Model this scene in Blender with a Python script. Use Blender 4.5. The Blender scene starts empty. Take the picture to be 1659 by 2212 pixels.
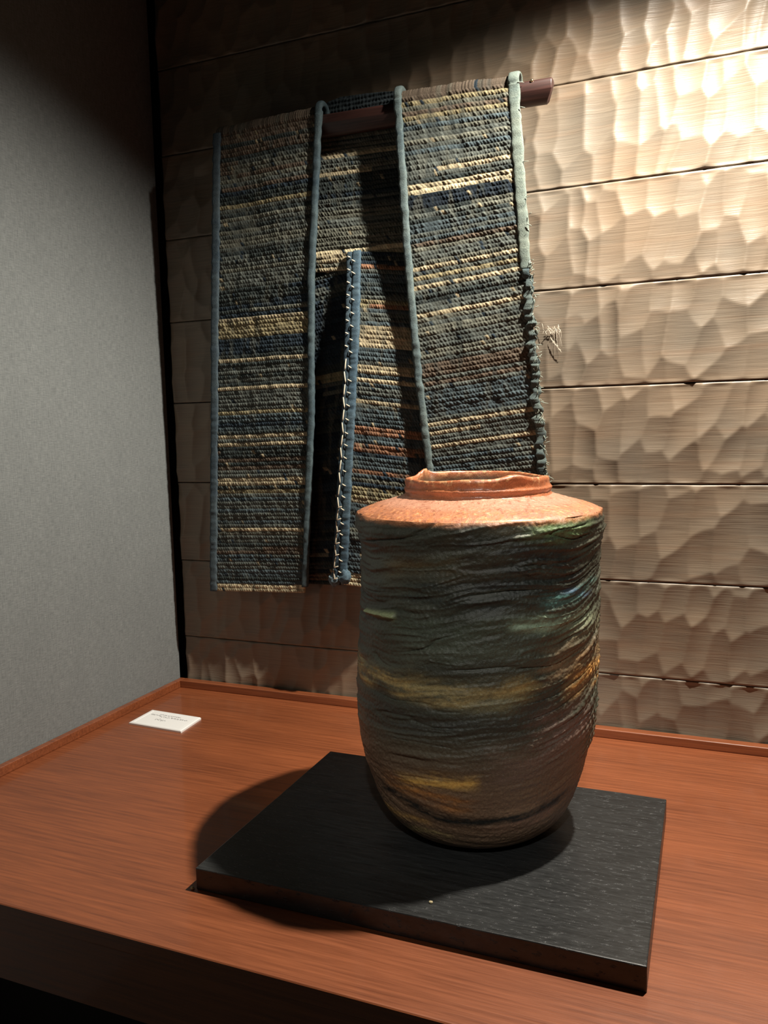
import bpy, math, random
import numpy as np
from mathutils import Matrix, Vector

# ------------------------------------------------------------------ camera
SC = bpy.context.scene
COL = SC.collection
F = 1731.3
CAM = np.array([0.9566, -1.2688, 0.4885])
RIGHT = np.array([0.9268, 0.3748, -0.0227])
UP = np.array([-0.0172, 0.1029, 0.9945])
FWD = np.array([-0.3751, 0.9214, -0.1018])

cd = bpy.data.cameras.new('camera')
cam = bpy.data.objects.new('camera', cd)
COL.objects.link(cam)
cd.sensor_fit = 'VERTICAL'
cd.sensor_height = 36.0
cd.lens = F / 2212 * 36.0
cd.clip_start = 0.02
cam.matrix_world = Matrix(((RIGHT[0], UP[0], -FWD[0], CAM[0]),
                           (RIGHT[1], UP[1], -FWD[1], CAM[1]),
                           (RIGHT[2], UP[2], -FWD[2], CAM[2]),
                           (0, 0, 0, 1)))
SC.camera = cam

# ------------------------------------------------------------------ world, lamps, exposure
SC.view_settings.view_transform = 'Standard'
SC.view_settings.look = 'None'
SC.view_settings.exposure = 0.0
SC.view_settings.gamma = 1.0
SC.view_settings.use_curve_mapping = False
w = bpy.data.worlds.new('gallery_dusk')
SC.world = w
w.use_nodes = True
w.node_tree.nodes['Background'].inputs[0].default_value = (0.9, 0.97, 1.0, 1)
w.node_tree.nodes['Background'].inputs[1].default_value = 0.006


def spot(name, loc, target, watts, angle, blend, radius, color):
    l = bpy.data.lights.new(name, 'SPOT')
    l.energy = watts
    l.spot_size = math.radians(angle)
    l.spot_blend = blend
    l.shadow_soft_size = radius
    l.color = color
    o = bpy.data.objects.new(name, l)
    COL.objects.link(o)
    o.location = loc
    d = Vector(target) - Vector(loc)
    o.rotation_euler = d.to_track_quat('-Z', 'Y').to_euler()
    return o


WARM = (1.0, 0.925, 0.81)
spot('alcove_downlight', (1.045, -0.29, 1.30), (0.80, -0.54, 0.0), 110, 134, 0.62, 0.017, WARM)
spot('jar_front_fill', (1.15, -1.9, 1.5), (0.71, -0.42, 0.2), 56, 17, 0.8, 0.03, (1.0, 0.98, 0.92))  # added fill lamp, narrow cone to brighten only the jar's front


# ------------------------------------------------------------------ pixel helpers (photo frame 1659 x 2212)
def ray(x, y):
    d = FWD + (x - 829.5) / F * RIGHT - (y - 1106) / F * UP
    return d / np.linalg.norm(d)


def hit(x, y, axis, v):
    d = ray(x, y)
    return CAM + (v - CAM[axis]) / d[axis] * d


def lin(c):
    c = np.asarray(c, float) / 255.0
    return np.where(c <= 0.04045, c / 12.92, ((c + 0.055) / 1.055) ** 2.4)


# ------------------------------------------------------------------ noise
def make_noise(seed):
    tab = np.random.RandomState(seed).rand(256, 256)

    def n(x, y):
        x = np.asarray(x, float); y = np.asarray(y, float)
        xi = np.floor(x).astype(int); yi = np.floor(y).astype(int)
        fx = x - xi; fy = y - yi
        fx = fx * fx * (3 - 2 * fx); fy = fy * fy * (3 - 2 * fy)
        x0 = xi & 255; x1 = (xi + 1) & 255; y0 = yi & 255; y1 = (yi + 1) & 255
        a = tab[x0, y0] * (1 - fx) + tab[x1, y0] * fx
        b = tab[x0, y1] * (1 - fx) + tab[x1, y1] * fx
        return (a * (1 - fy) + b * fy) * 2 - 1
    return n


N1, N2, N3, N4 = make_noise(1), make_noise(2), make_noise(3), make_noise(4)


def fbm(nf, x, y, o=4):
    s = 0; a = 1.0; t = 0
    for k in range(o):
        s = s + a * nf(x * 2 ** k + 13.1 * k, y * 2 ** k + 7.7 * k); t += a; a *= 0.5
    return s / t


def sstep(a, b, x):
    t = np.clip((x - a) / (b - a), 0, 1)
    return t * t * (3 - 2 * t)


# ------------------------------------------------------------------ object helpers
def link(name, me, mat, parent=None):
    o = bpy.data.objects.new(name, me)
    COL.objects.link(o)
    if mat is not None:
        me.materials.append(mat)
    if parent is not None:
        o.parent = parent
    return o


def tag(o, label=None, cat=None, group=None, kind=None):
    if label: o['label'] = label
    if cat: o['category'] = cat
    if group: o['group'] = group
    if kind: o['kind'] = kind
    return o


def empty(name, loc):
    o = bpy.data.objects.new(name, None)
    o.empty_display_size = 0.05
    COL.objects.link(o)
    o.location = loc
    return o


def mesh_from(name, V, Q, cols=None, smooth=True):
    """V (n,3), Q (m,4) quads, optional linear colours per vertex"""
    me = bpy.data.meshes.new(name)
    V = np.asarray(V, np.float32); Q = np.asarray(Q, np.int32)
    k = Q.shape[1]
    me.vertices.add(len(V)); me.vertices.foreach_set('co', V.ravel())
    me.loops.add(Q.size); me.loops.foreach_set('vertex_index', Q.ravel())
    me.polygons.add(len(Q))
    me.polygons.foreach_set('loop_start', np.arange(0, Q.size, k, dtype=np.int32))
    me.update(calc_edges=True)
    me.polygons.foreach_set('use_smooth', np.full(len(Q), smooth))
    if cols is not None:
        at = me.color_attributes.new('tint', 'FLOAT_COLOR', 'POINT')
        c = np.ones((len(V), 4), np.float32); c[:, :3] = cols
        at.data.foreach_set('color', c.ravel())
    me.validate()
    return me


def grid_quads(n, m, off=0, wrap=False, flip=False):
    i, j = np.meshgrid(np.arange(n - 1), np.arange(m if wrap else m - 1), indexing='ij')
    j2 = (j + 1) % m
    q = np.stack([i * m + j, i * m + j2, (i + 1) * m + j2, (i + 1) * m + j], -1).reshape(-1, 4) + off
    return q[:, ::-1] if flip else q


def grid_mesh(name, P, cols=None, wrap=False, flip=False, smooth=True):
    n, m = P.shape[:2]
    return mesh_from(name, P.reshape(-1, 3), grid_quads(n, m, 0, wrap, flip),
                     None if cols is None else cols.reshape(-1, 3), smooth)


def box_mesh(name, lo, hi, bevel=0.0):
    import bmesh
    bm = bmesh.new()
    bmesh.ops.create_cube(bm, size=1)
    lo = np.array(lo, float); hi = np.array(hi, float)
    for v in bm.verts:
        v.co = Vector(((lo + hi) / 2 + np.array(v.co) * (hi - lo)).tolist())
    if bevel:
        bmesh.ops.bevel(bm, geom=bm.edges[:], offset=bevel, segments=3, profile=0.6, affect='EDGES')
    me = bpy.data.meshes.new(name)
    bm.to_mesh(me); bm.free()
    return me


def tube(pts, rad, seg=8, caps=True):
    """verts, quads of a tube along pts; rad scalar or list"""
    pts = np.asarray(pts, float); n = len(pts)
    rad = np.broadcast_to(np.asarray(rad, float), (n,))
    T = np.gradient(pts, axis=0); T /= np.linalg.norm(T, axis=1)[:, None]
    ref = np.array([0.0, 1.0, 0.0]) if abs(T[:, 1]).max() < 0.9 else np.array([1.0, 0, 0])
    A = np.cross(T, ref); A /= np.linalg.norm(A, axis=1)[:, None]
    B = np.cross(T, A)
    th = np.linspace(0, 2 * np.pi, seg, endpoint=False)
    P = pts[:, None] + rad[:, None, None] * (np.cos(th)[None, :, None] * A[:, None] + np.sin(th)[None, :, None] * B[:, None])
    if caps:
        P = np.concatenate([np.repeat(pts[:1, None], seg, 1), P, np.repeat(pts[-1:, None], seg, 1)])
    return P.reshape(-1, 3), grid_quads(P.shape[0], seg, 0, True)


def tube_mesh(name, pts, rad, seg=8):
    v, q = tube(pts, rad, seg)
    return mesh_from(name, v, q)


# ------------------------------------------------------------------ materials
class NT:
    def __init__(s, name):
        s.m = bpy.data.materials.new(name); s.m.use_nodes = True
        s.t = s.m.node_tree; s.b = s.t.nodes['Principled BSDF']

    def n(s, typ, **kw):
        nd = s.t.nodes.new(typ)
        for k, v in kw.items():
            if k in nd.inputs.keys() if hasattr(nd.inputs, 'keys') else False:
                nd.inputs[k].default_value = v
            else:
                setattr(nd, k, v)
        return nd

    def l(s, a, b):
        s.t.links.new(a, b)

    def coords(s, scale, kind='Object'):
        tc = s.n('ShaderNodeTexCoord'); mp = s.n('ShaderNodeMapping')
        mp.inputs['Scale'].default_value = scale
        s.l(tc.outputs[kind], mp.inputs[0])
        return mp.outputs[0]

    def noise(s, vec, scale=1.0, detail=4.0, rough=0.55):
        nd = s.n('ShaderNodeTexNoise')
        nd.inputs['Scale'].default_value = scale
        nd.inputs['Detail'].default_value = detail
        nd.inputs['Roughness'].default_value = rough
        s.l(vec, nd.inputs['Vector'])
        return nd.outputs['Fac']

    def ramp(s, fac, stops):
        nd = s.n('ShaderNodeValToRGB')
        el = nd.color_ramp.elements
        while len(el) < len(stops): el.new(0.5)
        for e, (p, c) in zip(el, stops):
            e.position = p
            e.color = (*lin(c), 1) if not np.isscalar(c) else (c, c, c, 1)
        s.l(fac, nd.inputs[0])
        return nd.outputs[0]

    def mix(s, fac, a, b, mode='MIX'):
        nd = s.n('ShaderNodeMix', data_type='RGBA', blend_type=mode)
        if hasattr(fac, 'node'): s.l(fac, nd.inputs[0])
        else: nd.inputs[0].default_value = fac
        for x, i in ((a, 6), (b, 7)):
            if hasattr(x, 'node'): s.l(x, nd.inputs[i])
            else: nd.inputs[i].default_value = (*lin(x), 1)
        return nd.outputs[2]

    def bump(s, h, strength, dist, prev=None):
        nd = s.n('ShaderNodeBump')
        nd.inputs['Strength'].default_value = strength
        nd.inputs['Distance'].default_value = dist
        s.l(h, nd.inputs['Height'])
        if prev is not None: s.l(prev, nd.inputs['Normal'])
        return nd.outputs[0]

    def done(s, color=None, rough=None, normal=None, spec=None, coat=None):
        b = s.b.inputs
        if color is not None:
            if hasattr(color, 'node'): s.l(color, b['Base Color'])
            else: b['Base Color'].default_value = (*lin(color), 1)
        if rough is not None:
            if hasattr(rough, 'node'): s.l(rough, b['Roughness'])
            else: b['Roughness'].default_value = rough
        if normal is not None: s.l(normal, b['Normal'])
        if spec is not None: b['Specular IOR Level'].default_value = spec
        if coat is not None:
            b['Coat Weight'].default_value = coat[0]; b['Coat Roughness'].default_value = coat[1]
        return s.m


def mat_plain(name, c, rough=0.6, spec=0.5):
    return NT(name).done(c, rough, spec=spec)


def mat_carved():
    m = NT('carved_wood')
    grain = m.noise(m.coords((14, 40, 520)), 1.0, 5, 0.6)
    blot = m.noise(m.coords((5, 5, 7)), 1.0, 3, 0.5)
    streak = m.noise(m.coords((3, 10, 60)), 1.0, 4, 0.6)
    c1 = m.ramp(grain, [(0.3, (110, 99, 85)), (0.7, (142, 129, 111))])
    c2 = m.ramp(blot, [(0.35, (116, 108, 97)), (0.65, (146, 123, 100))])
    c = m.mix(0.5, c1, c2)
    c = m.mix(m.ramp(streak, [(0.5, 0.0), (0.75, 0.35)]), c, (146, 114, 88))
    n = m.bump(grain, 0.35, 0.0012)
    return m.done(c, 0.42, n, spec=0.5)


def mat_mahogany():
    m = NT('mahogany')
    g1 = m.noise(m.coords((9, 240, 240)), 1.0, 5, 0.65)
    g2 = m.noise(m.coords((1.6, 16, 16)), 1.0, 4, 0.5)
    pores = m.noise(m.coords((60, 900, 900)), 1.0, 2, 0.5)
    c = m.mix(0.55, m.ramp(g1, [(0.3, (98, 49, 26)), (0.7, (176, 98, 53))]),
              m.ramp(g2, [(0.3, (100, 52, 29)), (0.7, (138, 76, 43))]))
    n = m.bump(g1, 0.25, 0.0006, m.bump(pores, 0.25, 0.0004))
    return m.done(c, m.ramp(g1, [(0.3, 0.40), (0.7, 0.52)]), n, spec=0.6, coat=(0.4, 0.09))


def mat_board():
    m = NT('black_stained_wood')
    g1 = m.noise(m.coords((30, 420, 60)), 1.0, 5, 0.65)
    chips = m.noise(m.coords((90, 260, 200)), 1.0, 4, 0.65)
    c = m.ramp(g1, [(0.3, (26, 27, 27)), (0.75, (56, 57, 57))])
    n = m.bump(m.ramp(chips, [(0.60, 0.0), (0.78, 1.0)]), 0.6, 0.0012, m.bump(g1, 0.4, 0.0006))
    return m.done(c, m.ramp(chips, [(0.4, 0.30), (0.7, 0.44)]), n, spec=0.5)


def mat_wallcloth():
    m = NT('grey_wall_cloth')
    a = m.noise(m.coords((300, 90, 700)), 1.0, 3, 0.6)
    b = m.noise(m.coords((500, 700, 60)), 1.0, 3, 0.6)
    big = m.noise(m.coords((18, 18, 9)), 1.0, 4, 0.6)
    h = m.mix(0.5, a, b)
    c = m.ramp(h, [(0.35, (106, 110, 110)), (0.65, (136, 140, 139))])
    c = m.mix(m.ramp(big, [(0.4, 0.0), (0.7, 0.22)]), c, (104, 108, 108))
    return m.done(c, 0.9, m.bump(h, 0.6, 0.0014), spec=0.2)


def mat_tint(name, rough, spec, bscale, bdist, bstr=0.5, coat=None, mottle=0.25, rr=None):
    m = NT(name)
    at = m.n('ShaderNodeAttribute', attribute_name='tint')
    nz = m.noise(m.coords(bscale), 1.0, 4, 0.65)
    c = m.mix(mottle, at.outputs['Color'], m.ramp(nz, [(0.3, 0.0), (0.75, 1.0)]), 'OVERLAY')
    r = m.ramp(nz, [(0.3, rr[0]), (0.7, rr[1])]) if rr else rough
    return m.done(c, r, m.bump(nz, bstr, bdist), spec=spec, coat=coat)


M_CARVED = mat_carved()
M_WOOD = mat_mahogany()
M_BOARD = mat_board()
M_CLOTHWALL = mat_wallcloth()
M_WEAVE = mat_tint('woven_rag_cloth', 0.92, 0.15, (900, 900, 500), 0.0012, 0.7, mottle=0.35)
M_CLAY = mat_tint('ash_glazed_clay', 0.42, 0.5, (520, 520, 900), 0.0010, 0.55, mottle=0.35, rr=(0.30, 0.55))
M_SHOULDER = mat_tint('rust_clay', 0.45, 0.5, (700, 700, 700), 0.0008, 0.5, mottle=0.3, rr=(0.30, 0.5), coat=(0.4, 0.22))
M_BLACK = mat_plain('black_gap', (14, 14, 14), 0.8, 0.2)
M_DARKWOOD = mat_plain('dark_plinth', (34, 26, 22), 0.6, 0.3)
M_FLOOR = NT('dark_carpet')
M_FLOOR = M_FLOOR.done(M_FLOOR.ramp(M_FLOOR.noise(M_FLOOR.coords((300, 300, 300)), 1, 3), [(0.3, (40, 42, 40)), (0.7, (66, 68, 64))]), 0.95, spec=0.1)
M_CEIL = mat_plain('dark_ceiling', (60, 58, 55), 0.9, 0.2)

# ------------------------------------------------------------------ setting
XR = 2.3        # how far the alcove runs to the right
YF = -0.683     # front edge of the platform
tag(link('floor', box_mesh('floor', (-0.05, -2.6, -0.50), (XR, 0.05, -0.45)), M_FLOOR), kind='structure')
tag(link('ceiling', box_mesh('ceiling', (-0.06, -2.6, 1.598), (XR, 0.05, 1.65)), M_CEIL), kind='structure')
tag(link('wall_left', box_mesh('wall_left', (-0.06, -2.6, -0.45), (0.0, -0.001, 1.598)), M_CLOTHWALL), kind='structure')

# carved plank wall: backing board and gouged planks
wall = tag(link('wall_back', box_mesh('wall_back', (-0.06, 0.022, -0.45), (XR, 0.05, 1.598)), M_BLACK), kind='structure')


def plank(k, z0, z1, fine):
    rs = np.random.RandomState(100 + k)
    X0, X1 = 0.0135, XR
    if fine:
        xs = np.concatenate([np.arange(X0, 1.24, 0.0025), np.arange(1.24, X1, 0.006), [X1]])
        nz = max(8, int((z1 - z0) / 0.0025))
    else:
        xs = np.concatenate([np.arange(X0, X1, 0.012), [X1]])
        nz = 14
    g = 0.0009
    zs = np.linspace(z0 + g, z1 - g, nz)
    D = np.full((nz, len(xs)), -0.0035)
    X, Z = np.meshgrid(xs, zs)
    x = -0.03
    while x < X1 + 0.05:
        wcol = rs.uniform(0.026, 0.039)
        z = z0 - rs.uniform(0.0, 0.075)
        while z < z1 + 0.05:
            hh = rs.uniform(0.052, 0.088)
            cx = x + rs.normal(0, 0.005); cz = z + hh * 0.45
            tilt = rs.normal(-0.12, 0.14)
            d0 = rs.normal(0, 0.0005)
            aw = wcol * rs.uniform(0.9, 1.25) / 2
            i0, i1 = np.searchsorted(xs, [cx - 0.075, cx + 0.075])
            j0, j1 = np.searchsorted(zs, [cz - 0.11, cz + 0.11])
            if i1 > i0 and j1 > j0:
                U = X[j0:j1, i0:i1] - cx; W = Z[j0:j1, i0:i1] - cz
                u = U + tilt * W; v = W
                lo = hh * 0.44; hi = hh * 0.66
                q = (u / aw) ** 2 + np.where(v < 0, (v / lo) ** 2, (v / hi) ** 2)
                dep = d0 + 0.0026 - 0.0028 * q
                D[j0:j1, i0:i1] = np.maximum(D[j0:j1, i0:i1], dep)
            z += hh
        x += wcol
    D = np.maximum(D, -0.0035) + 0.00012 * N1(X * 30, Z * 400)
    # round the plank's long edges a little
    e = np.minimum(Z - z0, z1 - Z)
    D = D * (1 - 0.8 * np.clip(1 - e / 0.0055, 0, 1)) + 0.0012 * np.clip(1 - e / 0.002, 0, 1) ** 2
    P = np.stack([X, 0.0035 + D, Z], -1)
    lo = P[:1].copy(); lo[..., 1] = 0.022
    hi = P[-1:].copy(); hi[..., 1] = 0.022
    P = np.concatenate([lo, P, hi], 0)
    sl = P[:, :1].copy(); sl[..., 1] = 0.022
    P = np.concatenate([sl, P], 1)
    return link('plank', grid_mesh('plank', P), M_CARVED, wall)


HP = 0.15
zb = 0.0974
edges = [-0.0526] + [zb + HP * i for i in range(11)]
for k in range(len(edges) - 1):
    plank(k, edges[k], edges[k + 1], edges[k] < 1.28)

# trims where the platform meets the walls
tag(link('baseboard_back', box_mesh('baseboard_back', (0.0118, -0.0172, 0.0), (XR, -0.0002, 0.0141), 0.0018), M_WOOD), kind='structure')
tag(link('baseboard_left', box_mesh('baseboard_left', (0.0004, YF + 0.001, 0.0), (0.0118, -0.0002, 0.0141), 0.0018), M_WOOD), kind='structure')

# ------------------------------------------------------------------ platform
pf = tag(empty('display_platform', (0.9, -0.35, -0.45)), 'low reddish mahogany display platform built against the two walls', 'platform')


def child(o, parent):
    o.parent = parent
    o.matrix_parent_inverse = Matrix.Translation(-Vector(parent.location))
    return o


child(link('top_board', box_mesh('top_board', (0.0004, YF, -0.018), (XR - 0.002, -0.0004, 0.0), 0.0026), M_WOOD), pf)
child(link('front_board', box_mesh('front_board', (0.0004, YF + 0.002, -0.088), (XR - 0.002, YF + 0.024, -0.0182), 0.0008), M_WOOD), pf)
child(link('plinth', box_mesh('plinth', (0.0004, YF + 0.10, -0.4495), (XR - 0.002, -0.01, -0.0182)), M_DARKWOOD), pf)

# ------------------------------------------------------------------ black board under the jar
BZ = 0.0246
bx0, bx1, by0, by1 = 0.4515, 0.9146, -0.5896, -0.2567


def board_mesh():
    import bmesh
    bm = bmesh.new()
    bmesh.ops.create_cube(bm, size=1)
    for v in bm.verts:
        v.co = Vector(((bx1 - bx0) * v.co.x, (by1 - by0) * v.co.y, BZ * (v.co.z + 0.5)))
    bmesh.ops.bevel(bm, geom=bm.edges[:], offset=0.0012, segments=2, profile=0.5, affect='EDGES')
    bmesh.ops.subdivide_edges(bm, edges=[e for e in bm.edges if e.calc_length() > 0.1], cuts=24, use_grid_fill=True)
    for v in bm.verts:
        if v.co.z > BZ * 0.5:
            v.co.z += 0.00025 * float(N2(v.co.x * 40, v.co.y * 90))
    me = bpy.data.meshes.new('display_board'); bm.to_mesh(me); bm.free()
    return me


bo = link('display_board', board_mesh(), M_BOARD)
bo.location = ((bx0 + bx1) / 2, (by0 + by1) / 2, 0)
tag(bo, 'flat black stained wooden board lying under the tall clay jar', 'board')

# ------------------------------------------------------------------ jar
JX, JY = 0.710, -0.3766
RV = np.array([0.9268, 0.3748]); RV /= np.linalg.norm(RV)      # to the viewer's right
TV = np.array([CAM[0] - JX, CAM[1] - JY]); TV -= RV * (TV @ RV); TV /= np.linalg.norm(TV)

prof = np.array([(0.0246, 0.000), (0.0246, 0.062), (0.0262, 0.074), (0.0325, 0.0885), (0.043, 0.1005), (0.058, 0.1110), (0.080, 0.1205),
                 (0.110, 0.1290), (0.150, 0.1350), (0.20, 0.1370), (0.25, 0.1368), (0.30, 0.1352), (0.335, 0.1345),
                 (0.360, 0.1360), (0.378, 0.1388), (0.388, 0.1400), (0.3935, 0.1396), (0.3955, 0.1382)])


def catmull(P, step):
    P = np.asarray(P); out = []
    Q = np.vstack([2 * P[0] - P[1], P, 2 * P[-1] - P[-2]])
    for i in range(1, len(Q) - 2):
        L = np.linalg.norm(Q[i + 1] - Q[i]); n = max(2, int(L / step))
        t = np.linspace(0, 1, n, endpoint=False)[:, None]
        a, b, c, d = Q[i - 1], Q[i], Q[i + 1], Q[i + 2]
        out.append(0.5 * ((2 * b) + (-a + c) * t + (2 * a - 5 * b + 4 * c - d) * t ** 2 + (-a + 3 * b - 3 * c + d) * t ** 3))
    out.append(P[-1:])
    return np.vstack(out)


phi = np.concatenate([np.arange(-115, 115, 0.42), np.arange(115, 245, 1.6)]) * np.pi / 180    # 0 faces the camera, + to its right


def px2jar(x, y):
    d = ray(x, y); r = 0.136; z = 0.2
    for _ in range(12):
        c = np.array([JX, JY]) + RV * float(shift(z))
        o = CAM[:2] - c
        a = d[:2] @ d[:2]; b = 2 * o @ d[:2]; cc_ = o @ o - r * r
        t = (-b - math.sqrt(max(b * b - 4 * a * cc_, 0.0))) / (2 * a)
        P = CAM + t * d
        z = 0.5 * z + 0.5 * P[2]
        r = float(np.interp(z, prof[1:, 0], prof[1:, 1]))
    rel = P[:2] - c
    return math.atan2(rel @ RV, rel @ TV), P[2]


def shift(z):       # the jar leans a touch: its lower body sits further to the left
    return -0.0075 * sstep(0.36, 0.14, z)


def place(r, PH, Z):
    cx = JX + RV[0] * shift(Z); cy = JY + RV[1] * shift(Z)
    dx = np.cos(PH)[..., None] * TV + np.sin(PH)[..., None] * RV
    return np.stack([cx + r * dx[..., 0], cy + r * dx[..., 1], Z], -1)


PB = catmull(prof[1:], 0.0009)
PB[:, 0] = np.maximum.accumulate(PB[:, 0])
PH, Zg = np.meshgrid(phi, PB[:, 0])
_, Rg = np.meshgrid(phi, PB[:, 1])
cph, sph = np.cos(PH), np.sin(PH)

# wrinkled skin: stretched, warped noise; cords run up towards the right
right_rise = 0.030 * sstep(0.35, 1.5, PH) * sstep(0.40, 0.30, Zg) * sstep(0.05, 0.12, Zg)
tw = Zg - right_rise - 0.010 * np.sin(PH * 1.3 + 0.4) + 0.008 * fbm(N1, PH * 1.4 + 5, Zg * 9, 3)
lowdip = -0.055 * sstep(0.15, 0.05, Zg) * np.cos(PH * 1.1)
amp = sstep(0.085, 0.16, Zg) * (0.55 + 0.45 * sstep(0.20, 0.30, Zg)) * (0.5 + 0.5 * sstep(0.40, 0.375, Zg))
w1 = fbm(N2, PH * 1.5 + 3, tw * 150, 2)
w3 = fbm(N1, PH * 1.6 + 13, tw * 60, 2)
w2 = fbm(N3, PH * 5.0 + 9, tw * 210, 2)
ridge = 1 - np.abs(w1) * 2.2
crack = -np.exp(-(N4(PH * 1.3 + 2, tw * 62) / 0.055) ** 2)
patchy = sstep(-0.25, 0.35, fbm(N4, PH * 1.7 + 20, Zg * 12, 3))
disp = amp * (0.0010 * ridge * (0.35 + 0.9 * patchy) + 0.0013 * (1 - 2 * np.abs(w3)) + 0.0006 * w2 + 0.0016 * crack * sstep(-0.35, 0.2, N1(PH * 1.9 + 40, tw * 40)))
thin = np.exp(-(fbm(N3, PH * 0.9 + 50, tw * 70, 2) / 0.05) ** 2) * (0.75 + 0.25 * np.sin(PH * 130 + 7 * tw * 100))
disp += amp * 0.0011 * thin * sstep(-0.2, 0.3, N2(PH * 2.1 + 70, tw * 35))
# strong twisted cords on the right flank
cordz = (Zg - 0.055 * np.clip(PH - 0.45, 0, 2) ** 1.1)
cf = sstep(0.62, 1.15, PH) * sstep(0.105, 0.15, Zg) * sstep(0.31, 0.27, Zg)
cw = cordz / 0.0078 + 0.6 * fbm(N1, PH * 2.5, cordz * 40, 2)
cord = np.sqrt(np.clip(1 - (2 * (cw - np.floor(cw)) - 1) ** 2, 0, 1))
bead = 0.8 + 0.2 * np.cos(PH * 95 + np.floor(cw) * 2.1)
disp = disp * (1 - 0.6 * cf) + cf * 0.0027 * cord * bead * (0.55 + 0.45 * N2(PH * 4, np.floor(cw) * 1.7))
# broad bulges, low scars on the foot
disp += 0.0016 * fbm(N3, PH * 1.1 + 31, Zg * 13, 2) * sstep(0.05, 0.1, Zg)
scar = Zg - lowdip
disp += 0.0007 * sstep(0.14, 0.10, Zg) * fbm(N2, PH * 3, (Zg + 0.045 * np.cos(PH * 1.05)) * 190, 3)
disp += 0.00035 * fbm(N4, PH * 60, Zg * 430, 2) * sstep(0.03, 0.06, Zg)
# shoulder edge slightly knobbly
disp += 0.0010 * fbm(N1, PH * 9, Zg * 90, 2) * sstep(0.36, 0.385, Zg)
# pale runnel scar on the left
la, lz = px2jar(796, 1318); lb, lz2 = px2jar(850, 1331)
lt = np.clip((PH - la) / (lb - la), 0, 1)
ld = np.hypot((Zg - (lz + (lz2 - lz) * lt)), 0.137 * (PH - (la + (lb - la) * lt)))
lump = np.exp(-(ld / (0.0022 + 0.0016 * lt)) ** 2)
disp += 0.0028 * lump

# colours of the glaze, with the light on the mid front painted in
C = np.empty(PH.shape + (3,)); C[:] = lin((66, 67, 55))
tone = fbm(N3, PH * 2.0 + 7, tw * 45, 3)[..., None]
C = C * (1 + 0.55 * tone)


def blend(Wt, c):
    global C
    Wt = np.clip(Wt, 0, 1)[..., None]
    C = C * (1 - Wt) + lin(c) * Wt


def band(pts, half, c, a, rag=1.0, fade=0.12):
    """a stroke through photo pixels laid on the jar's skin"""
    q = np.array([px2jar(*p) for p in pts]); q = q[np.argsort(q[:, 0])]
    zc = np.interp(PH, q[:, 0], q[:, 1])
    hw = half * 0.79 / F
    d = np.abs(Zg - zc + rag * hw * fbm(N1, PH * 3.3 + half, tw * 80 + pts[0][1], 3)) / hw
    pw = PH + 0.10 * fbm(N4, PH * 5 + half, Zg * 160 + pts[0][0], 3)
    wgt = np.exp(-d ** 2.4) * sstep(q[0, 0] - fade, q[0, 0] + fade, pw) * sstep(q[-1, 0] + fade, q[-1, 0] - fade, pw)
    blend(a * wgt * np.clip(0.72 + 0.9 * fbm(N2, PH * 2.5 + 11, tw * 240, 3) + 0.3 * fbm(N3, PH * 30, tw * 300, 2), 0.1, 1.1), c)


blend(0.9 * sstep(0.19, 0.09, Zg), (124, 99, 77))                                  # brown foot
band([(840, 1215), (960, 1225), (1080, 1205)], 40, (92, 74, 46), 0.7)              # brownish patch high up
band([(800, 1165), (1000, 1180), (1250, 1190)], 26, (48, 48, 42), 0.6)
band([(780, 1275), (900, 1285), (1090, 1290), (1240, 1260)], 42, (40, 45, 40), 0.85)
band([(1000, 1215), (1150, 1215), (1250, 1215)], 40, (30, 32, 32), 0.85)
band([(850, 1340), (1000, 1360), (1200, 1340)], 24, (74, 82, 66), 0.6)  # lit grey-green zone across the front, painted into the colour
band([(880, 1385), (1050, 1400), (1200, 1380)], 26, (84, 92, 78), 0.55)  # lower part of the same painted lit zone
band([(760, 1425), (800, 1455), (870, 1480), (960, 1497), (1060, 1500), (1140, 1485)], 27, (178, 150, 92), 0.95)
band([(900, 1490), (1000, 1510), (1120, 1512)], 22, (148, 138, 98), 0.7)
band([(790, 1530), (900, 1560), (1050, 1570), (1200, 1530)], 34, (58, 58, 52), 0.8)
band([(1130, 1150), (1200, 1145), (1275, 1125)], 20, (116, 140, 92), 0.8)          # green on the shoulder edge
band([(1060, 1140), (1160, 1150)], 14, (110, 104, 84), 0.6)
band([(1180, 1302), (1240, 1285), (1275, 1250)], 13, (96, 150, 142), 0.9)          # turquoise runs
band([(1225, 1275), (1262, 1283)], 10, (80, 104, 138), 0.7)
band([(1110, 1350), (1190, 1340), (1275, 1322)], 17, (148, 166, 138), 0.95)
band([(1200, 1370), (1288, 1330)], 22, (120, 118, 92), 0.7)
band([(1180, 1440), (1230, 1420), (1290, 1380)], 40, (140, 112, 82), 0.8)
band([(1230, 1470), (1290, 1430)], 34, (206, 150, 80), 0.9)
band([(1150, 1600), (1270, 1540)], 50, (132, 108, 98), 0.8)
band([(1060, 1660), (1160, 1650), (1260, 1600)], 40, (122, 102, 88), 0.7)
band([(870, 1690), (940, 1690), (1030, 1690)], 20, (214, 172, 92), 1.0, 0.8, 0.08)
band([(835, 1680), (930, 1720), (1010, 1740)], 20, (172, 116, 62), 0.85)
band([(830, 1735), (900, 1770), (930, 1778)], 9, (196, 152, 86), 0.9)
band([(880, 1785), (920, 1795), (970, 1808)], 9, (196, 172, 118), 0.9)
band([(1080, 1765), (1150, 1745)], 14, (186, 154, 120), 0.8)
band([(1050, 1800), (1200, 1740)], 18, (150, 116, 96), 0.8)
band([(820, 1690), (870, 1725), (940, 1765), (1030, 1778), (1120, 1765), (1220, 1715)], 12, (34, 35, 32), 1.25, 0.35)
blend(lump * 1.2, (142, 150, 110))
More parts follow.
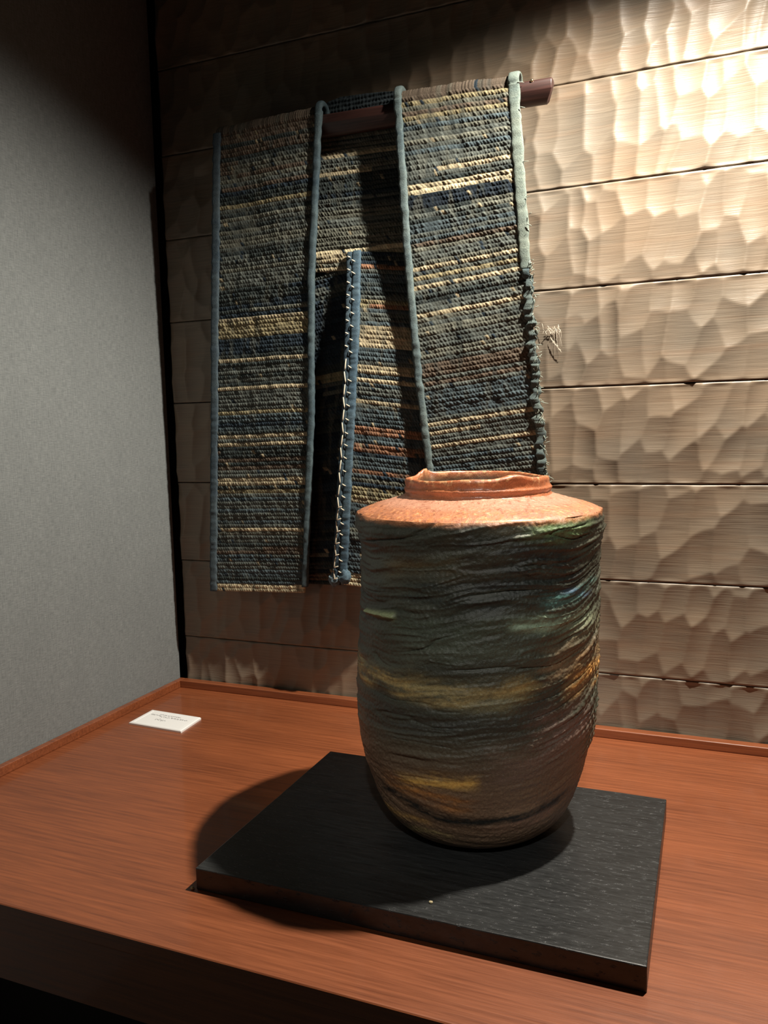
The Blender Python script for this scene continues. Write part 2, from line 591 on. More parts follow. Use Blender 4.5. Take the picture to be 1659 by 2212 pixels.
blend(0.75 * sstep(0.389, 0.3945, Zg + 0.002 * fbm(N1, PH * 12, Zg * 100, 2)), (164, 104, 66))

jar = tag(empty('clay_jar', (JX, JY, BZ)), 'tall dark wrinkled clay jar with rust shoulder and short uneven rim', 'jar')
body_top = place(Rg + 1.6 * disp, PH, Zg)
# close the foot
foot = np.repeat(np.array([[JX + RV[0] * shift(BZ), JY + RV[1] * shift(BZ), BZ]])[None], len(phi), 1)
P = np.concatenate([foot, body_top], 0)
Cb = np.concatenate([C[:1], C], 0)
child(link('body', grid_mesh('body', P, Cb, wrap=True), M_CLAY, jar), jar)
body_edge = body_top[-1]

# shoulder: a shallow cone with ash specks
ps = catmull(np.array([(0.3955, 0.1382), (0.3985, 0.1330), (0.4040, 0.1160), (0.4085, 0.1000), (0.4120, 0.0885), (0.4135, 0.0845)]), 0.0010)
PHs, Zs = np.meshgrid(phi, ps[:, 0]); _, Rs = np.meshgrid(phi, ps[:, 1])
wx, wy = Rs * np.sin(PHs), Rs * np.cos(PHs)
bl = sstep(0.1382, 0.131, Rs)
Zd = Zs + bl * (0.0010 * fbm(N3, wx * 45, wy * 45, 3) + 0.0003 * np.clip(fbm(N2, wx * 340, wy * 340, 2), 0, 1) * 2)
Ps = place(Rs, PHs, Zd)
Ps[0] = body_edge
sp = fbm(N4, wx * 300, wy * 300, 3); mot = fbm(N1, wx * 30 + 4, wy * 30, 3)
Cs = np.empty(PHs.shape + (3,)); Cs[:] = lin((176, 116, 84))
Cs = Cs * (1 + 0.35 * mot[..., None])
for c, wt in (((206, 120, 52), 0.7 * sstep(0.05, 0.5, sp) * sstep(0.10, 0.125, Rs)), ((214, 168, 132), 0.6 * sstep(0.3, 0.6, sp)), ((196, 146, 122), 0.6 * sstep(0.122, 0.100, Rs)),
              ((126, 70, 44), 0.6 * sstep(-0.25, -0.55, sp))):
    Cs = Cs * (1 - wt[..., None]) + lin(c) * wt[..., None]
child(link('shoulder', grid_mesh('shoulder', Ps, Cs, wrap=True), M_SHOULDER, jar), jar)
sh_edge = Ps[-1]

# rim: short neck, rolled uneven lip with a fold at the front, inner wall painted dark for the shade inside
pr = catmull(np.array([(0.4135, 0.0845), (0.4165, 0.0828), (0.4195, 0.0838), (0.4215, 0.0842), (0.4235, 0.0825), (0.4265, 0.0820),
                       (0.4302, 0.0824), (0.4328, 0.0814), (0.4337, 0.0800), (0.4330, 0.0785), (0.4300, 0.0772), (0.418, 0.0750),
                       (0.405, 0.076), (0.390, 0.098), (0.372, 0.122), (0.30, 0.126), (0.15, 0.126), (0.06, 0.105), (0.05, 0.03)]), 0.0009)
sel = [i for i in range(len(pr)) if pr[i, 0] > 0.40 or i % 8 == 0]
if sel[-1] != len(pr) - 1: sel.append(len(pr) - 1)
pr = pr[sel]
PHr, Zr = np.meshgrid(phi, pr[:, 0]); _, Rr = np.meshgrid(phi, pr[:, 1])
top = sstep(0.4215, 0.4315, Zr) * (np.arange(len(pr))[:, None] < np.argmax(pr[:, 0]) + 18)


def bumpphi(c, wd):
    d = (PHr - c + np.pi) % (2 * np.pi) - np.pi
    return np.exp(-(d / wd) ** 2)


wob = 0.0012 * np.sin(PHr * 2 + 1) + 0.0008 * np.sin(PHr * 5 + 2)
Zr2 = Zr + top * (wob + 0.0045 * bumpphi(0.42, 0.22) - 0.0012 * bumpphi(0.05, 0.25) + 0.0016 * bumpphi(np.pi - 0.1, 0.5))
inner = top * sstep(0.082, 0.078, Rr)
Rr2 = Rr + top * (0.0012 * np.sin(PHr * 3 + 0.5)) - 0.006 * inner * bumpphi(0.42, 0.30)
# small torn lump sticking up behind on the left
lmp = bumpphi(-2.33, 0.13) * top
Zr2 = Zr2 + lmp * 0.0062 * (1 + 0.5 * N2(PHr * 40, Rr * 300))
Rr2 = Rr2 + 0.004 * bumpphi(-2.45, 0.07) * top
fine = 0.0004 * fbm(N1, PHr * 18, Zr * 260, 3)
Pr = place(Rr2 + fine * (Zr < 0.436), PHr, Zr2)
Pr[0] = sh_edge
Cr = np.empty(PHr.shape + (3,)); Cr[:] = lin((176, 104, 66))
mr = fbm(N4, PHr * 8, Zr * 240, 3)[..., None]
Cr = Cr * (1 + 0.4 * mr)
Wt = (0.7 * sstep(0.0, 0.5, fbm(N3, PHr * 22, Zr * 300, 2)) * sstep(0.424, 0.431, Zr))[..., None]
Cr = Cr * (1 - Wt) + lin((224, 172, 122)) * Wt
Wt = (0.9 * sstep(0.4325, 0.424, Zr) * (np.arange(len(pr))[:, None] > np.argmax(pr[:, 0])))[..., None]  # shade inside the mouth, painted into the inner wall's colour
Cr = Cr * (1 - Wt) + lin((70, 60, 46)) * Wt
child(link('rim', grid_mesh('rim', Pr, Cr, wrap=True), M_SHOULDER, jar), jar)

# ------------------------------------------------------------------ hanging rod
RODY, RODZ, RODR = -0.047, 0.9835, 0.0098
rod = tag(empty('hanging_bar', (0.44, RODY, RODZ)), 'dark reddish wooden bar carrying the woven vest over its top', 'rod')
ztop = lambda x: 0.9935 - 0.020 * (x - 0.44)
ztilt = lambda x: ztop(x) - 0.016
SEC = np.array([(-0.0040, 0.0), (-0.0078, -0.0009), (-0.0100, -0.0032), (-0.0106, -0.0070), (-0.0106, -0.0150), (-0.0100, -0.0166), (-0.0040, -0.0260),
                (-0.0010, -0.0300), (0.0030, -0.0320), (0.0080, -0.0318), (0.0098, -0.0290), (0.0100, -0.0040), (0.0085, -0.0010), (0.0050, 0.0)])


def bar_mesh():
    n = len(SEC); under = np.clip((-SEC[:, 1] - 0.017) / 0.019, 0, 1)
    rows = []
    for x, sgn, sh in ((0.235, 1, 0.72), (0.235, 1, 0.94), (0.2365, 1, 1.0), (0.45, 0, 1.0), (0.7365, -1, 1.0), (0.738, -1, 0.94), (0.738, -1, 0.72)):
        c = SEC.mean(0)
        q = c + (SEC - c) * sh
        xx = x + sgn * 0.011 * under
        rows.append(np.stack([xx, RODY + q[:, 0], ztop(xx) + q[:, 1]], -1))
    P = np.array(rows)
    P = np.concatenate([np.repeat(P[:1].mean(1, keepdims=True), n, 1), P, np.repeat(P[-1:].mean(1, keepdims=True), n, 1)])
    return grid_mesh('shaft', P, wrap=True, flip=True)


M_ROD = NT('dark_red_wood')
M_ROD = M_ROD.done(M_ROD.ramp(M_ROD.noise(M_ROD.coords((12, 300, 300)), 1, 4), [(0.3, (42, 26, 24)), (0.7, (70, 44, 39))]), 0.4)
child(link('shaft', bar_mesh(), M_ROD, rod), rod)
for bxp in (0.27, 0.655):
    child(link('bracket', tube_mesh('bracket', [(bxp, RODY + 0.007, ztilt(bxp)), (bxp, 0.012, ztilt(bxp))], 0.004, 10), M_ROD, rod), rod)
M_METAL = NT('brass_pin').done((214, 190, 150), 0.3); M_METAL.node_tree.nodes['Principled BSDF'].inputs['Metallic'].default_value = 1
pinp = hit(1149, 176, 1, RODY - 0.009)
v, q = tube([(pinp[0], RODY - 0.006, pinp[2]), (pinp[0], RODY - 0.0105, pinp[2] + 0.001), (pinp[0], RODY - 0.0118, pinp[2] + 0.0012)], [0.0018, 0.0024, 0.0012], 10)
tag(child(link('pin', mesh_from('pin', v, q), M_METAL, rod), rod), 'small bright metal pin head')

# ------------------------------------------------------------------ woven vest
vest = tag(empty('woven_vest', (0.43, -0.055, 0.205)), 'blue grey striped rag-woven sleeveless vest hanging from the rod', 'vest')
PAL = dict(g=(95, 100, 95), b=(80, 92, 96), n=(48, 59, 68), d=(62, 69, 68), t=(176, 163, 134), o=(146, 136, 106),
           r=(102, 90, 78), c=(210, 196, 162), u=(150, 112, 88), m=(110, 111, 100), k=(38, 46, 54))
PALL = {k: lin(v) for k, v in PAL.items()}
ROW = 0.0070
BEAD = 0.0050


def weave(name, edgeL, edgeR, stripes, y_top_px, y_bot_px, seed, sag=0.0, arc=False, thick=0.0045, amp=0.0021, short=0.35, fold=0.0, cutline=None):
    """cloth between two edge curves (each a function v->xyz, v 0 at the top); stripes are (y0, y1, colour) in photo rows"""
    rs = np.random.RandomState(seed)
    L0, L1 = edgeL(np.array([0.0, 1.0])); R0, R1 = edgeR(np.array([0.0, 1.0]))
    height = np.linalg.norm(((L1 + R1) - (L0 + R0)) / 2)
    width = np.linalg.norm(((R0 + R1) - (L0 + L1)) / 2)
    nr = int(round(height / ROW)); nb = max(6, int(round(width / BEAD)))
    vv = np.linspace(0, 1, nr * 6 + 1); uu = np.linspace(0, 1, nb * 5 + 1)
    U, V = np.meshgrid(uu, vv)
    EL = edgeL(vv)[:, None]; ER = edgeR(vv)[:, None]
    P = EL * (1 - U[..., None]) + ER * U[..., None]
    wavy = 0.10 * fbm(N1, U * 3 + seed, V * 9, 2)
    rowc = V * nr + wavy + 0.0 * U
    row = np.clip(np.floor(rowc).astype(int), 0, nr - 1); t = rowc - row
    bph = rs.rand(nr) * 0.6; bfreq = 1 + 0.12 * rs.randn(nr)
    bc = U * nb * bfreq[row] + bph[row] + 0.9 * (1 - t) + 0.12 * N2(U * nb * 0.7, row * 3.3)
    bi = np.floor(bc).astype(int); bt = bc - bi
    prof_r = np.clip(1 - (2 * t - 1) ** 2, 0, 1) ** 0.4
    prof_b = 0.15 + 0.85 * np.sqrt(np.clip(1 - (2 * bt - 1) ** 2, 0, 1))
    hsh = np.abs(np.sin(bi * 12.9898 + row * 78.233 + seed) * 43758.5453) % 1
    rowamp = 0.75 + 0.5 * rs.rand(nr)
    worn = sstep(0.15, 0.55, fbm(N4, U * 4 + seed * 3, V * 9, 3))
    h = amp * prof_r * prof_b * rowamp[row] * (0.7 + 0.6 * hsh) * (1 - 0.45 * worn)
    h += 0.0012 * fbm(N3, U * 14 + seed, V * 60, 2)
    low = 0.004 * fbm(N2, U * 1.5 + seed, V * 3.5, 2) * np.sin(np.pi * np.clip(U, 0, 1))
    P[..., 1] -= h + low + fold * np.sin(np.pi * U)
    P[..., 2] += sag * np.sin(np.pi * np.clip(V * 1.05, 0, 1)) * (U - 0.5)
    # colours: each weft row has its own rag, some rags end half way along the row
    names = []
    for k in range(nr):
        yk = y_top_px + (y_bot_px - y_top_px) * (k + 0.5) / nr
        nm = 'g'
        for (a, b_, c) in stripes:
            if a <= yk < b_: nm = c
        names.append(nm)
    main = np.zeros((nr, 3)); alt = np.zeros((nr, 3)); cut = np.zeros(nr); side = rs.rand(nr) < 0.5
    for k in range(nr):
        nm = names[k]
        c = rs.choice(list(nm))
        main[k] = PALL[c] * (0.86 + 0.28 * rs.rand())
        a = rs.choice(list(nm + nm + nm + 'gm'))
        alt[k] = PALL[a] * (0.85 + 0.3 * rs.rand())
        cut[k] = rs.rand() if rs.rand() < short else 2.0
    useA = np.where(side[row], U > cut[row], U < 1 - cut[row])
    K = np.where(useA[..., None], alt[row], main[row])
    K = K * (0.86 + 0.28 * hsh[..., None])
    odd = (np.abs(np.sin(bi * 3.17 + row * 41.3 + seed * 2) * 9631.7) % 1)
    K = np.where((odd < 0.012)[..., None], PALL['n'] * 0.9, K)
    K = np.where((odd > 0.99)[..., None], PALL['t'] * 0.8, K)
    mk = 0.45 * sstep(0.15, 0.6, fbm(N3, U * nb * 0.55 + seed, V * nr * 0.22, 2))[..., None]
    K = K * (1 - mk) + PALL['m'] * 0.8 * mk
    mk = 0.5 * sstep(0.2, 0.6, fbm(N4, U * nb * 0.5 + seed, V * nr * 0.25, 2))[..., None]
    K = K * (1 - mk) + PALL['d'] * 0.8 * mk
    warp = 0.13 * fbm(N1, U * nb * 0.9, V * 14 + seed, 2)
    K = np.clip(K * (1 + warp[..., None]), 0, 1)
    # turned-back edges give the cloth its thickness
    if arc:      # carry the cloth over the rod to the back
        th = np.linspace(np.pi * 0.98, 0.05, 14)
        top = P[:1]
        A = np.repeat(top, 14, 0).copy()
        cy = RODY; rad = cy - top[..., 1]
        A[..., 1] = cy + np.cos(th)[:, None] * np.abs(rad)
        A[..., 2] = top[..., 2] + np.sin(th)[:, None] * np.abs(rad) * 1.0 + 0.0006 * N1(np.arange(len(uu)) * 0.8, th[0])[None]
        P = np.concatenate([A[::-1], P], 0); K = np.concatenate([np.repeat(K[:1], 14, 0), K], 0)
    b0 = P[:, :1].copy(); b0[..., 1] += thick
    b1 = P[:, -1:].copy(); b1[..., 1] += thick
    P = np.concatenate([b0, P, b1], 1); K = np.concatenate([K[:, :1], K, K[:, -1:]], 1)
    bb = P[-1:].copy(); bb[..., 1] += thick
    P = np.concatenate([P, bb], 0); K = np.concatenate([K, K[-1:]], 0)
    Qd = grid_quads(P.shape[0], P.shape[1], 0, False, True)
    Pf = P.reshape(-1, 3); Kf = K.reshape(-1, 3)
    if cutline is not None:      # slanting hem
        Qd = Qd[cutline(Pf[Qd[:, 0]])]
        used = np.unique(Qd); remap = np.zeros(len(Pf), int); remap[used] = np.arange(len(used))
        Pf, Kf, Qd = Pf[used], Kf[used], remap[Qd]
    return child(link(name, mesh_from(name, Pf, Qd, Kf), M_WEAVE, vest), vest)


def edge(pts):
    """edge curve from (px, py, depth y) photo points lying on the hanging cloth"""
    Q = np.array([hit(x, y, 1, d) for x, y, d in pts])
    s = np.concatenate([[0], np.cumsum(np.linalg.norm(np.diff(Q, axis=0), axis=1))]); s /= s[-1]
    return lambda v: np.stack([np.interp(v, s, Q[:, k]) for k in range(3)], -1)


def edge3(Q):
    Q = np.array(Q)
    s = np.concatenate([[0], np.cumsum(np.linalg.norm(np.diff(Q, axis=0), axis=1))]); s /= s[-1]
    return lambda v: np.stack([np.interp(v, s, Q[:, k]) for k in range(3)], -1)


YT = -0.0605
# front left
FL_L = edge([(467, 290, YT), (463, 700, -0.046), (460, 1276, -0.029)])
FL_R = edge([(688, 243, YT), (672, 600, -0.052), (672, 900, -0.043), (658, 1281, -0.031)])
S_FL = [(230, 330, 'gdr'), (330, 385, 'rgm'), (385, 412, 'nd'), (412, 424, 'om'), (424, 590, 'gmgd'), (590, 655, 'nd'), (655, 700, 'oto'),
        (700, 748, 'dnn'), (748, 757, 't'), (757, 810, 'gd'), (810, 819, 't'), (819, 856, 'g'), (856, 866, 'o'), (866, 918, 'dbn'),
        (918, 927, 't'), (927, 936, 'g'), (936, 945, 'tg'), (945, 1008, 'gdr'), (1008, 1018, 't'), (1018, 1022, 'n'), (1022, 1031, 't'),
        (1031, 1036, 'd'), (1036, 1047, 'o'), (1047, 1130, 'ggb'), (1130, 1142, 'tm'), (1142, 1190, 'gdr'), (1190, 1258, 'gbd'), (1258, 1300, 'cct')]
weave('front_panel', FL_L, FL_R, S_FL, 262, 1280, 5, sag=-0.004, arc=True)
# front right (its lower part hangs behind the jar)
B = -0.046
FR_L = edge([(858, 212, YT), (880, 545, -0.060), (905, 830, -0.058), (928, 1010, -0.054), (955, 1290, B)])
FR_R = edge([(1108, 178, YT), (1128, 480, -0.060), (1148, 800, -0.057), (1166, 1010, -0.053), (1186, 1290, B)])
S_FR = [(180, 205, 'rg'), (205, 232, 'rom'), (232, 248, 'or'), (248, 320, 'bgmg'), (320, 345, 'gm'), (345, 353, 't'), (353, 374, 'gd'), (374, 385, 't'),
        (385, 396, 'c'), (396, 420, 'nk'), (420, 450, 'gdm'), (450, 490, 'ggb'), (490, 502, 'rg'), (502, 540, 'gmg'), (540, 552, 't'), (552, 560, 'g'),
        (560, 572, 'o'), (572, 582, 'g'), (582, 591, 't'), (591, 600, 'g'), (600, 632, 'dng'), (632, 640, 'g'), (640, 662, 'ttm'), (662, 668, 'g'), (668, 745, 'gmg'), (745, 800, 'rgr'), (800, 880, 'bgb'),
        (880, 888, 't'), (888, 902, 'g'), (902, 910, 't'), (910, 930, 'gb'), (930, 940, 't'), (940, 990, 'bgb'), (990, 1300, 'gb')]
weave('front_panel', FR_L, FR_R, S_FR, 195, 1290, 11, sag=0.020, arc=True)
# back, above the split
YB = -0.030
Zs_ = 0.755
BK_L = edge3([(0.19, YB, 0.991), (0.185, YB, 0.757)])
BK_R = edge3([(0.68, YB, 0.981), (0.69, YB - 0.004, 0.745)])
S_BT = [(200, 255, 'kn'), (255, 335, 'mmtg'), (335, 345, 't'), (345, 385, 'nd'), (385, 420, 'gd'), (420, 500, 'mgm'), (500, 545, 'ttcm')]
weave('back_panel', BK_L, BK_R, S_BT, 232, 545, 21, arc=False)
# back of the neckline, rising behind the bar
cu, cv = np.meshgrid(np.linspace(0.345, 0.510, 110), np.linspace(0, 1, 34))
ct = np.interp(cu, [0.345, 0.356, 0.372, 0.392, 0.440, 0.485, 0.500, 0.510], [1.000, 1.012, 1.0235, 1.0265, 1.0245, 1.0195, 1.008, 0.996])
cz = ct * (1 - cv) + 0.985 * cv
ch = 0.0016 * np.abs(np.sin(cu * 540 + 2 * N1(cu * 60, cv * 5))) * (0.6 + 0.4 * N2(cu * 300, cz * 300)) + 0.0009 * np.sin(cz * 900)
CP = np.stack([cu, -0.0295 - ch, cz], -1)
CK = lin((58, 66, 70)) * (1 + 0.5 * fbm(N3, cu * 160, cz * 500, 2)[..., None])
bk = CP[:1].copy(); bk[..., 1] += 0.006
child(link('neckline', grid_mesh('neckline', np.concatenate([bk, CP]), np.concatenate([CK[:1], CK]), flip=True), M_WEAVE, vest), vest)
# back, the two halves below the split
BL_L = edge3([(0.185, YB, 0.757), (0.150, YB + 0.013, 0.215)])
BL_R = edge([(762, 540, YB), (752, 800, YB + 0.002), (742, 1100, YB + 0.010), (735, 1264, YB + 0.012)])
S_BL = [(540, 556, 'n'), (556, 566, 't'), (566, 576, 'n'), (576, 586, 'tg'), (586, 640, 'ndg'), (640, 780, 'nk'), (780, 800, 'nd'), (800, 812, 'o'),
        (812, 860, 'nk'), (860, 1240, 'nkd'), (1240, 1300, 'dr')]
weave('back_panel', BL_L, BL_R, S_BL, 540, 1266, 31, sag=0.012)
BR_L = edge([(768, 543, YB - 0.006), (765, 700, YB - 0.020), (755, 900, YB - 0.026), (745, 1100, YB - 0.024), (738, 1262, YB - 0.016)])
BR_R = edge3([(0.69, YB - 0.004, 0.745), (0.70, YB - 0.002, 0.2)])
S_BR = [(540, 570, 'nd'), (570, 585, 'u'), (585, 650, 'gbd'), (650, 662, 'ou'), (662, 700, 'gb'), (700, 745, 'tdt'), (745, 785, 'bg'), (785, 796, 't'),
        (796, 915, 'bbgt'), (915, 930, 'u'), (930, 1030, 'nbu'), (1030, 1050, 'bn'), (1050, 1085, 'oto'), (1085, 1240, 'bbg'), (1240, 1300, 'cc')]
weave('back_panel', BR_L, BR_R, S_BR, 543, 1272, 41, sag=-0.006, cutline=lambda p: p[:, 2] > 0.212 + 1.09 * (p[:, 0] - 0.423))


# bindings: folded indigo tape along the edges
def binding(edgef, v0, v1, width, seed, c0, c1, dx=0.0, dy=-0.001, rough=0.0004, raise_=0.0030, over=False):
    n = int(260 * (v1 - v0)) + 12
    vv = np.linspace(v0, v1, n)
    P0 = edgef(vv)
    if over:     # tape follows the cloth over the rod
        th = np.linspace(np.pi * 0.1, np.pi * 0.98, 12)
        rad = abs(RODY - P0[0, 1]) + 0.002
        arc = np.stack([np.full(12, P0[0, 0]), RODY + np.cos(th) * rad, P0[0, 2] + np.sin(th) * rad * 1.0], -1)
        P0 = np.concatenate([arc, P0]); n = len(P0)
    s = np.arange(n)
    th = np.linspace(0, 2 * np.pi, 15)[:-1]
    wv = width / 2 * (1 + 0.10 * N1(s * 0.23, seed) + rough * 120 * N2(s * 0.7, seed))
    tv = raise_ * (1 + 0.20 * N3(s * 0.31, seed) + rough * 200 * N4(s * 0.9, seed))
    cxs = dx + rough * 1.5 * N2(s * 0.35, seed + 9)
    # flattened tube, slightly squared
    ex = np.sign(np.cos(th)) * np.abs(np.cos(th)) ** 0.6; ey = np.sign(np.sin(th)) * np.abs(np.sin(th)) ** 0.8
    X = P0[:, None, 0] + cxs[:, None] + wv[:, None] * ex[None]
    Y = P0[:, None, 1] + dy - tv[:, None] * ey[None] - rough * N1(s * 0.8, seed + 3)[:, None] * (ey > 0)[None]
    Z = np.repeat(P0[:, None, 2], len(th), 1)
    if over:
        T = np.gradient(P0, axis=0); T /= np.linalg.norm(T, axis=1)[:, None]
        nrm = np.stack([np.zeros(n), T[:, 2], -T[:, 1]], -1)      # outward from the fold
        Y = P0[:, None, 1] + dy * 0 + nrm[:, None, 1] * (tv[:, None] * ey[None] + 0.001)
        Z = P0[:, None, 2] + nrm[:, None, 2] * (tv[:, None] * ey[None] + 0.001)
    P = np.stack([X, Y, Z], -1)
    f = (0.5 + 0.5 * fbm(N2, s * 0.06 + seed, s * 0 + 0.5, 3))[:, None, None] + 0.25 * N4(s[:, None] * 0.9, th[None] * 2 + seed)[..., None]
    K = lin(c0) * (1 - np.clip(f, 0, 1)) + lin(c1) * np.clip(f, 0, 1)
    capA = np.repeat(P[:1].mean(1, keepdims=True), len(th), 1); capB = np.repeat(P[-1:].mean(1, keepdims=True), len(th), 1)
    P = np.concatenate([capA, P, capB]); K = np.concatenate([K[:1], K, K[-1:]])
    return child(link('binding', grid_mesh('binding', P, K, wrap=True), M_WEAVE, vest), vest)


IND0, IND1 = (60, 84, 104), (104, 126, 132)
binding(FL_L, 0.0, 1.0, 0.0150, 1, (60, 74, 86), (88, 100, 104), dx=0.003, dy=-0.0025, rough=0.0005)
binding(FL_R, 0.0, 0.985, 0.0115, 2, (58, 74, 84), (90, 104, 106), dx=0.001, dy=-0.004, raise_=0.0052, over=True)
binding(FR_L, 0.0, 1.0, 0.0125, 3, (78, 94, 100), (116, 128, 124), dx=0.001, dy=-0.004, raise_=0.0050, rough=0.0006, over=True)
fr_up = binding(FR_R, 0.0, 0.35, 0.0165, 4, (104, 118, 114), (138, 146, 134), dx=0.001, dy=-0.003, over=True)
fr_low = binding(FR_R, 0.35, 1.0, 0.0135, 5, (66, 80, 86), (120, 130, 122), dx=0.004, dy=-0.003, rough=0.0022)
sp_r = binding(BR_L, 0.0, 0.985, 0.0150, 6, (62, 84, 102), (96, 116, 126), dx=0.004, dy=-0.0035, raise_=0.0040)
SPL = edge([(757, 545, YB - 0.008), (753, 700, YB - 0.022), (745, 900, YB - 0.029), (733, 1100, YB - 0.028), (724, 1255, YB - 0.019)])
sp_l = binding(SPL, 0.0, 0.99, 0.0098, 7, (50, 66, 80), (82, 98, 106), dx=0.0, dy=-0.002, raise_=0.0034)

# white hand stitches over the split tapes
M_THREAD = mat_plain('cotton_thread', (226, 214, 190), 0.85, 0.2)


def capsule(name, a, b, r, parent, bulge=0.002):
    a = np.array(a); b = np.array(b); t = np.linspace(0, 1, 6)[:, None]
    pts = a * (1 - t) + b * t
    pts[:, 1] -= bulge * np.sin(np.pi * t[:, 0])
    o = link(name, tube_mesh(name, pts, r * np.array([0.6, 1, 1.05, 1.05, 1, 0.6]), 6), M_THREAD, parent)
    o.matrix_parent_inverse = Matrix.Identity(4)     # the tapes sit at the vest's origin offset already
    return o


rs = np.random.RandomState(3)
for k, y in enumerate(np.linspace(562, 1232, 25)):
    v = (y - 543) / 720
    p = BR_L(np.array([v]))[0]
    ln = 0.0052 + 0.002 * rs.rand()
    z = rs.normal(0, 0.001)
    capsule('stitch', p + [-0.0035, -0.0072, z + 0.001], p + [-0.0035 + ln, -0.0078, z - 0.0015 - 0.002 * rs.rand()], 0.0010, sp_r)
for k, y in enumerate(np.linspace(556, 1228, 26)):
    v = (y - 545) / 712
    p = SPL(np.array([v]))[0]
    p2 = SPL(np.array([min(v + 0.033, 1)]))[0]
    if y < 760:
        capsule('stitch', p + [-0.0025, -0.0056, 0.001], p + [0.0030, -0.0060, -0.0015], 0.0011, sp_l)
    else:
        s = 0.0012 * (-1) ** k
        capsule('stitch', p + [-0.0005 + s, -0.0058, 0], p2 + [0.0005 - s, -0.0060, 0], 0.0011, sp_l, 0.0006)
        if y > 1040:
            capsule('stitch', p2 + [0, -0.006, 0], p2 + [0.0085, -0.0085, 0.003], 0.0010, sp_l, 0.001)

# bunched tape ends under the split
def blob(name, c, r, seed, mat, parent, col):
    u = np.linspace(0, np.pi, 18); th = np.linspace(0, 2 * np.pi, 28, endpoint=False)
    Uu, T = np.meshgrid(u, th, indexing='ij')
    k = 1 + 0.5 * fbm(N2, np.cos(T) * 2 + seed + Uu, np.sin(T) * 2 + Uu * 2, 3)
    P = np.stack([c[0] + r[0] * k * np.sin(Uu) * np.cos(T), c[1] + r[1] * k * np.sin(Uu) * np.sin(T), c[2] + r[2] * k * np.cos(Uu)], -1)
    K = np.broadcast_to(lin(col), P.shape) * (1 + 0.4 * fbm(N1, P[..., 0] * 300, P[..., 2] * 300, 2)[..., None])
    return child(link(name, grid_mesh(name, P, K, wrap=True), mat, parent), vest)


kn = hit(722, 1252, 1, YB - 0.022)
blob('tape_end', kn, (0.0100, 0.005, 0.0105), 3, M_WEAVE, vest, (112, 130, 138))
kn = hit(746, 1246, 1, YB - 0.024)
blob('tape_end', kn, (0.0105, 0.005, 0.0115), 8, M_WEAVE, vest, (98, 120, 132))

# frayed threads along the worn outer edge of the right front
rs = np.random.RandomState(9)
Vf, Qf, off = [], [], 0
for k in range(150):
    v = 0.33 + 0.5 * rs.rand() if k < 125 else rs.rand()
    p = FR_R(np.array([v]))[0] + [0.006 + 0.006 * rs.rand(), -0.006 + 0.004 * rs.rand(), 0]
    d = np.array([rs.uniform(-0.2, 1), rs.uniform(-0.5, 0.2), rs.uniform(-1, 0.7)]); d *= rs.uniform(0.004, 0.010) / np.linalg.norm(d)
    b = rs.normal(0, 0.002, 3)
    pts = np.array([p, p + d * 0.5 + b * 0.5, p + d + b * 0.3])
    vv_, qq_ = tube(pts, [0.0007, 0.0006, 0.0003], 5)
    Vf.append(vv_); Qf.append(qq_ + off); off += len(vv_)
tag(child(link('loose_threads', mesh_from('loose_threads', np.concatenate(Vf), np.concatenate(Qf)), mat_plain('frayed_cotton', (150, 158, 146), 0.9, 0.1), vest), vest), kind='stuff')

# ------------------------------------------------------------------ caption card
cc = np.array([(0.047, -0.148), (0.154, -0.153), (0.159, -0.217), (0.049, -0.212)])
ctr = cc.mean(0)
card = tag(empty('caption_card', (*ctr, 0)), 'small white caption card lying near the corner of the walls', 'card')
M_CARD = mat_plain('white_card', (246, 246, 244), 0.55, 0.4)
lay = [(1.0, 0.0), (1.0, 0.0028), (0.965, 0.0042), (0.86, 0.0046), (0.84, 0.0040), (0.0, 0.0040)]
rings = []
for s, z in lay:
    pts = []
    for i in range(4):
        a, b = cc[i], cc[(i + 1) % 4]
        for t in np.linspace(0, 1, 8, endpoint=False):
            pts.append([*(ctr + (a * (1 - t) + b * t - ctr) * s), z])
    rings.append(pts)
card_me = grid_mesh('sheet', np.array(rings), wrap=True, flip=False, smooth=False)
child(link('sheet', card_me, M_CARD, card), card)
M_INK = mat_plain('grey_ink', (205, 205, 205), 0.7, 0.2)
rs = np.random.RandomState(4)


def cardpt(u, v, z=0.0043):
    p = cc[0] * (1 - u) * (1 - v) + cc[1] * u * (1 - v) + cc[2] * u * v + cc[3] * (1 - u) * v
    return [*p, z]


def ink(u, v, n, size, wide):
    """a short run of small brush-like characters, too fine to read"""
    Vv, Qq, o = [], [], 0
    for i in range(n):
        uc = u + i * wide
        for k in range(3):
            du, dv = rs.uniform(-0.35, 0.35) * wide, rs.uniform(-0.5, 0.5) * size
            a = cardpt(uc + du - wide * 0.32, v + dv); b = cardpt(uc + du + wide * 0.32, v + dv + rs.uniform(-0.2, 0.2) * size)
            tt, qq = tube([a, (np.array(a) + np.array(b)) / 2, b], 0.00032, 4)
            Vv.append(tt); Qq.append(qq + o); o += len(tt)
    child(link('printed_line', mesh_from('printed_line', np.concatenate(Vv), np.concatenate(Qq)), M_INK, card), card)


ink(0.13, 0.30, 8, 0.05, 0.026)
ink(0.34, 0.36, 18, 0.07, 0.030)
ink(0.30, 0.24, 14, 0.04, 0.030)
ink(0.34, 0.56, 4, 0.12, 0.036)
ink(0.46, 0.58, 3, 0.06, 0.030)

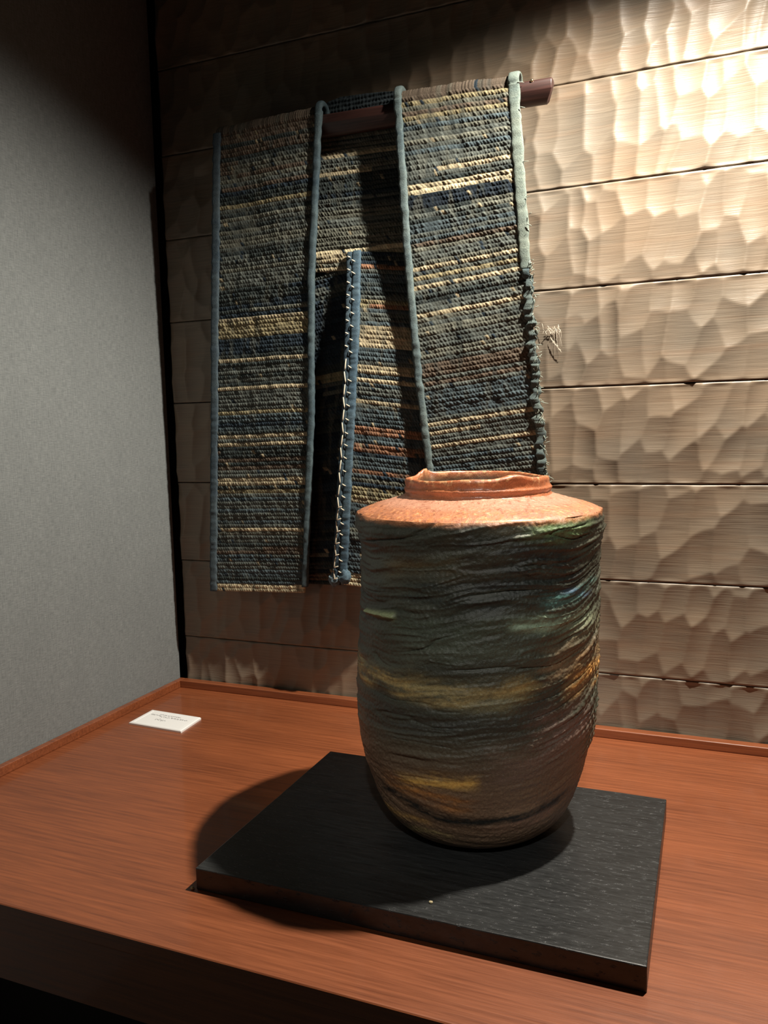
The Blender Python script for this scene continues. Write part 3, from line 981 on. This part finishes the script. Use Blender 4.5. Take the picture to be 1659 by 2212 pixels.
# ------------------------------------------------------------------ lint caught on the carved wall
rs = np.random.RandomState(6)
Vf, Qf, off = [], [], 0


def strand(px0, px1, r, jit):
    global off
    a = hit(*px0, 1, -0.0022); b = hit(*px1, 1, -0.0022)
    t = np.linspace(0, 1, 7)[:, None]
    pts = a * (1 - t) + b * t + rs.normal(0, jit, (7, 3)) * [1, 0.25, 1]
    v, q = tube(pts, r, 4)
    Vf.append(v); Qf.append(q + off); off += len(v)


for k in range(16):
    x = rs.uniform(1170, 1208)
    strand((x, 700 + rs.uniform(0, 16)), (x + rs.uniform(-3, 7), 712 + rs.uniform(0, 12)), 0.00035, 0.0007)
for k in range(7):
    x = 1188 + k * 2.6
    strand((x, 728 + k * 3), (x + 9, 742 + k * 3.3), 0.0003, 0.0005)
for k in range(5):
    x = rs.uniform(1190, 1212)
    strand((x, 712), (x + rs.uniform(-2, 4), 752), 0.00016, 0.0004)
tag(link('lint', mesh_from('lint', np.concatenate(Vf), np.concatenate(Qf)), mat_plain('dust_fibre', (216, 206, 188), 0.9, 0.1)),
    'wisp of pale lint caught on the carved wall beside the vest', 'lint', kind='stuff')

# crumbs of clay on the board and the platform
def crumb(px, z, r, seed, label):
    c = hit(*px, 2, z); c[2] = z + r * 0.7
    u = np.linspace(0, np.pi, 7); th = np.linspace(0, 2 * np.pi, 10, endpoint=False)
    Uu, T = np.meshgrid(u, th, indexing='ij')
    k = 1 + 0.35 * N2(np.cos(T) * 2 + seed, Uu * 2 + np.sin(T))
    P = np.stack([r * 1.3 * k * np.sin(Uu) * np.cos(T), r * k * np.sin(Uu) * np.sin(T), np.maximum(r * 0.8 * k * np.cos(Uu), -r * 0.7)], -1)
    o = link('crumb', grid_mesh('crumb', P, wrap=True), M_CRUMB)
    o.location = c
    tag(o, label, 'crumb')


M_CRUMB = mat_plain('pale_clay', (206, 190, 150), 0.8, 0.2)
crumb((931, 1951), BZ, 0.0016, 1, 'tiny pale crumb on the black board at the edge of the jar shadow')
crumb((416, 1921), 0.0, 0.0018, 5, 'tiny pale crumb on the platform by the corner of the black board')
